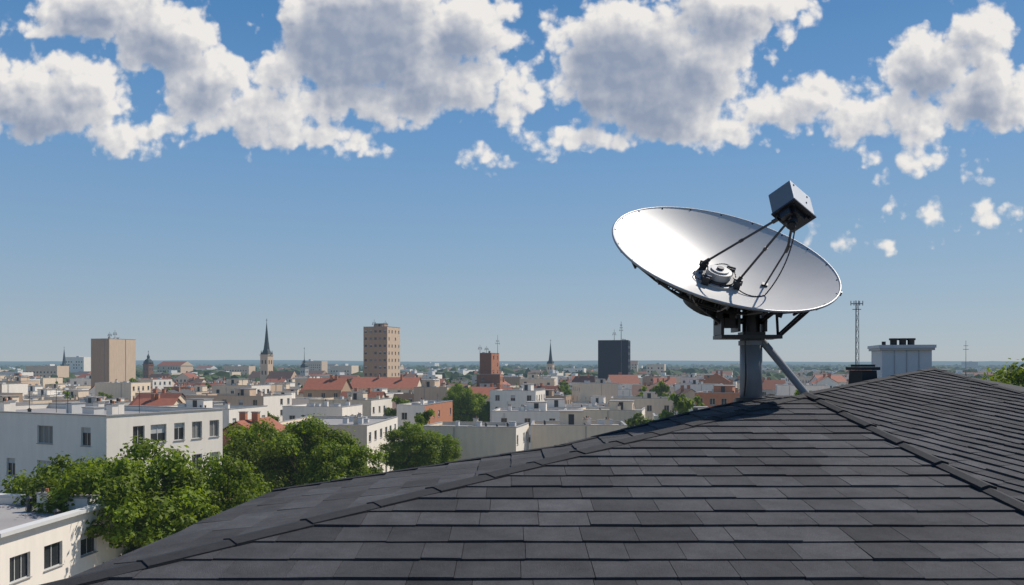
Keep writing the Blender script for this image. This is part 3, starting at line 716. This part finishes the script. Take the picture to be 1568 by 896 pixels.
def ringsurf(off,mi,flip,r0=.0):
    vs=[];fs=[]
    for j in range(NR+1):
        r=r0+(R-r0)*j/NR
        for i in range(NS):
            t=2*math.pi*i/NS; vs.append((r*math.cos(t),r*math.sin(t),zp(r)+off))
    for j in range(NR):
        for i in range(NS):
            a=j*NS+i;b=j*NS+(i+1)%NS; f=(a,b,b+NS,a+NS); fs.append(f[::-1] if not flip else f)
    mb.add(vs,fs,mi)
ringsurf(0,0,True,.001); ringsurf(-.018,1,False,.001)
put(mb,"reflector",[DW,DG],smooth=True)
mb=MB()
for i in range(NS):
    a=2*math.pi*i/NS; b=2*math.pi*(i+1)/NS
    mb.tube((R*math.cos(a),R*math.sin(a),DEP-.008),(R*math.cos(b),R*math.sin(b),DEP-.008),.012,0,8,cap=False)
put(mb,"rim",[HG],smooth=True)
mb=MB(); NRB=20
def bl(r): return zp(r)-.022
def lowz(r): return -.17+ (zp(R*.93)-.022+.17)*((r-.24)/(R*.93-.24))**1.35 if r>.24 else -.17
for i in range(NRB):
    t=2*math.pi*(i+.5)/NRB; c_,s_=math.cos(t),math.sin(t)
    rs=[.24,.42,.60,.78,.93*R]
    for k in range(4):
        ra,rb=rs[k],rs[k+1]
        mb.tube((ra*c_,ra*s_,bl(ra)-.006),(rb*c_,rb*s_,bl(rb)-.006),.009,0,6)
        mb.tube((ra*c_,ra*s_,lowz(ra)),(rb*c_,rb*s_,lowz(rb)),.010,0,6)
        mb.tube((ra*c_,ra*s_,lowz(ra)),(ra*c_,ra*s_,bl(ra)),.007,0,5)
        mb.tube((ra*c_,ra*s_,bl(ra)),(rb*c_,rb*s_,lowz(rb)),.007,0,5)
    mb.tube((R*.93*c_,R*.93*s_,bl(R*.93)-.03),(R*.99*c_,R*.99*s_,DEP-.01),.012,0,6)
for r in (.24,.60,.78):
    for i in range(NRB):
        a=2*math.pi*(i+.5)/NRB; b=2*math.pi*(i+1.5)/NRB
        mb.tube((r*math.cos(a),r*math.sin(a),lowz(r)),(r*math.cos(b),r*math.sin(b),lowz(r)),.011,0,6)
for t in (-.06,3.05,1.2,-1.0): mb.box(R*math.cos(t)-.02,R*math.cos(t)+.025,R*math.sin(t)-.012,R*math.sin(t)+.012,DEP-.06,DEP-.022,0)
put(mb,"back_frame",[DS])
mb=MB(); mb.tube((0,0,-.26),(0,0,-.05),.27,0,32); mb.tube((0,0,-.30),(0,0,-.26),.20,0,24)
for i in range(12):
    t=2*math.pi*i/12; mb.tube((.235*math.cos(t),.235*math.sin(t),-.275),(.235*math.cos(t),.235*math.sin(t),-.26),.014,0,6)
put(mb,"back_hub",[DS])
mb=MB(); mb.tube((0,0,.0),(0,0,.035),.20,1,40); mb.tube((0,0,.035),(0,0,.055),.165,0,40); mb.tube((0,0,.055),(0,0,.125),.125,1,40); mb.tube((0,0,.125),(0,0,.14),.09,1,32); mb.tube((0,0,.14),(0,0,.16),.035,0,16)
for i in range(10):
    t=2*math.pi*i/10; mb.tube((.182*math.cos(t),.182*math.sin(t),.035),(.182*math.cos(t),.182*math.sin(t),.05),.01,0,6)
ft=[(-.17,.15),(.20,-.06),(.10,.22),(-.10,-.17)]
for (x,y) in ft:
    mb.box(x-.035,x+.035,y-.035,y+.035,.02,.10,0); mb.tube((x-.045,y,.085),(x+.045,y,.085),.028,0,12)
put(mb,"center_hub",[DS,HG])

# feed box, oriented by its three edges
X_=Vector((.18,.20,-.126)).normalized(); Z_=Vector((-.035,.165,.212)); Z_=(Z_-X_*Z_.dot(X_)).normalized(); Y_=Z_.cross(X_).normalized()
RZ=Matrix.Rotation(math.radians(-16),3,'Z'); X_=RZ@X_; Y_=RZ@Y_; Z_=RZ@Z_
hx,hy,hz_=.158,.122,.138
ctrb=Vector((2.60,7.90,1.485))
TB=Matrix.Translation(ctrb)@Matrix((X_,Y_,Z_)).transposed().to_4x4()
mb=MB()
vs=[TB@Vector((sx_*hx,sy*hy,sz*hz_)) for (sx_,sy,sz) in ((-1,-1,-1),(1,-1,-1),(1,1,-1),(-1,1,-1),(-1,-1,1),(1,-1,1),(1,1,1),(-1,1,1))]
mb.add(vs,[(0,1,5,4),(4,5,6,7),(1,2,6,5),(3,0,4,7),(2,3,7,6),(0,3,2,1)],1); mb.m=[0,0,0,1,1,2]
fo=put(mb,"feed_box",[BW,BG,DS],local=False)
bev=fo.modifiers.new("b",'BEVEL'); bev.width=.009; bev.segments=3
mb=MB()
mb.box(-hx-.006,hx+.006,-hy-.006,hy+.006,-hz_-.004,-hz_+.014,0,TB)
mb.box(-.095,.06,-.07,.09,-hz_-.065,-hz_-.005,0,TB); mb.tube(TB@Vector((-.03,.02,-hz_-.13)),TB@Vector((-.03,.02,-hz_-.066)),.055,0,20); mb.tube(TB@Vector((-.05,.02,-hz_-.16)),TB@Vector((-.03,.02,-hz_-.13)),.035,0,16)
mb.box(-.14,-.098,-.04,.06,-hz_-.09,-hz_-.006,0,TB); mb.box(.065,.12,-.08,.0,-hz_-.035,-hz_-.006,0,TB)
for (x,y) in ((-.12,-.085),(.12,-.085),(.12,.085),(-.12,.085)): mb.tube(TB@Vector((x,y,-hz_-.02)),TB@Vector((x,y,-hz_-.003)),.012,0,8)
for (x,z) in ((.09,.09),(.05,-.02),(-.11,.10)): mb.tube(TB@Vector((x,-hy-.006,z)),TB@Vector((x,-hy+.002,z)),.009,0,8)
put(mb,"feed_collar",[DS],local=False)
mb=MB()
q1=LI@(TB@Vector((-.12,.09,-hz_-.05))); q2=LI@(TB@Vector((-.08,-.02,-hz_-.09))); q3=LI@(TB@Vector((.0,.04,-hz_-.10)))
for (p,q) in (((-.17,.15,.10),q1),((.20,-.06,.10),q2)):
    p=Vector(p); mb.tube(p,q,.0115,0,10)
    mb.tube(p,p+(q-p)*.07,.02,0,10); mb.tube(q-(q-p)*.07,q,.02,0,10); m=p+(q-p)*.52; mb.tube(m-(q-p)*.02,m+(q-p)*.02,.017,0,10)
p3=Vector((.46,.12,.055)); k3=p3+(q3-p3)*.68+Vector((.05,.0,0))
mb.tube(p3,k3,.009,0,10); mb.tube(k3,q3,.012,0,10); mb.tube(k3-(q3-p3)*.07,k3+(q3-p3)*.03,.017,0,8)
mb.box(.43,.49,.09,.15,.03,.075,0)
put(mb,"feed_struts",[DS])
def bez(p0,p1,p2,p3,k=18): return [Vector(p0)*(1-t)**3+Vector(p1)*3*t*(1-t)**2+Vector(p2)*3*t*t*(1-t)+Vector(p3)*t**3 for t in [i/k for i in range(k+1)]]
mb=MB()
mb.path(bez(tuple(q3+Vector((.03,0,0))),(.60,.08,.45),(.56,.0,.2),(.48,-.14,.07)),.0065); mb.path(bez((.48,-.14,.07),(.40,-.25,.06),(.30,-.22,.03),(.19,-.08,.04)),.0065)
mb.path(bez((-.15,.12,.06),(-.28,.0,.04),(-.22,-.16,.03),(-.12,-.15,.04)),.006); mb.path(bez((-.1,.18,.06),(.0,.34,.1),(.12,.33,.1),(.17,.15,.04)),.006)
put(mb,"cables",[DS],smooth=True)
mx,my,mz=2.365,8.4,-.345
mb=MB(); mb.tube((mx,my,mz-.1),(mx,my,.30),.108,0,40); mo=put(mb,"mast",[MG],local=False)
for pl in mo.data.polygons: pl.use_smooth=len(pl.vertices)==4
mb=MB(); mb.tube((mx,my,mz-.02),(mx,my,mz+.03),.15,1,32); mb.tube((mx,my,.20),(mx,my,.245),.122,0,40); mb.tube((mx,my,.245),(mx,my,.56),.085,1,28)
mb.tube((2.45,8.36,.26),(2.84,8.16,-.29),.036,0,18); mb.tube((2.84,8.16,-.30),(2.84,8.16,-.262),.07,0,16)
put(mb,"mast_collar_and_brace",[MG,DS],local=False)
mb=MB()
mb.box(2.03,2.62,8.22,8.30,.262,.30,0); mb.box(2.03,2.62,8.50,8.58,.262,.30,0); mb.box(2.03,2.09,8.302,8.498,.264,.298,0); mb.box(2.56,2.62,8.302,8.498,.264,.298,0)
mb.box(2.26,2.48,8.302,8.498,.26,.33,0)
mb.box(2.03,2.06,8.24,8.56,.302,.46,0); mb.box(2.20,2.225,8.26,8.54,.332,.62,0); mb.box(2.46,2.485,8.26,8.54,.332,.66,0)
mb.box(2.08,2.19,8.30,8.42,.37,.47,0); mb.tube((2.0,8.40,.44),(2.52,8.40,.44),.03,0,14)
mb.tube((2.03,8.45,.40),(2.03,8.45,.62),.022,0,10)
W=lambda a,b,c:LM@Vector((a,b,c))
hb=W(0,0,-.28)
mb.tube((2.10,8.40,.44),hb,.06,0,14); mb.tube((2.21,8.33,.58),W(.08,-.1,-.24),.035,0,10); mb.tube((2.475,8.40,.62),W(.25,.1,-.14),.04,0,10)
for o_ in (-.05,.05):
    mb.tube((2.60,8.30+o_,.285),W(.93,-.22+o_,.17),.015,0,8)
mb.tube((2.60,8.30,.285),W(.62,-.30,.02),.014,0,8)
mb.tube((2.45,8.28,.44),W(.62,-.30,.02),.018,0,8); mb.tube(W(.62,-.30,.02),W(.95,-.2,.18),.014,0,8)
mb.tube((2.06,8.30,.40),W(-.55,-.2,-.02),.016,0,8)
for (x,z) in ((2.03,.50),(2.15,.51),(1.93,.56)): mb.box(x-.03,x+.03,8.28,8.38,z-.05,z+.04,0)
put(mb,"mount_bracket",[DS],local=False)
mb=MB(); mb.path(bez((2.30,8.28,.5),(2.22,8.2,.1),(2.30,8.25,0),(2.27,8.31,-.3)),.008); put(mb,"mast_cable",[DS],local=False)
print("objects",len(bpy.data.objects))
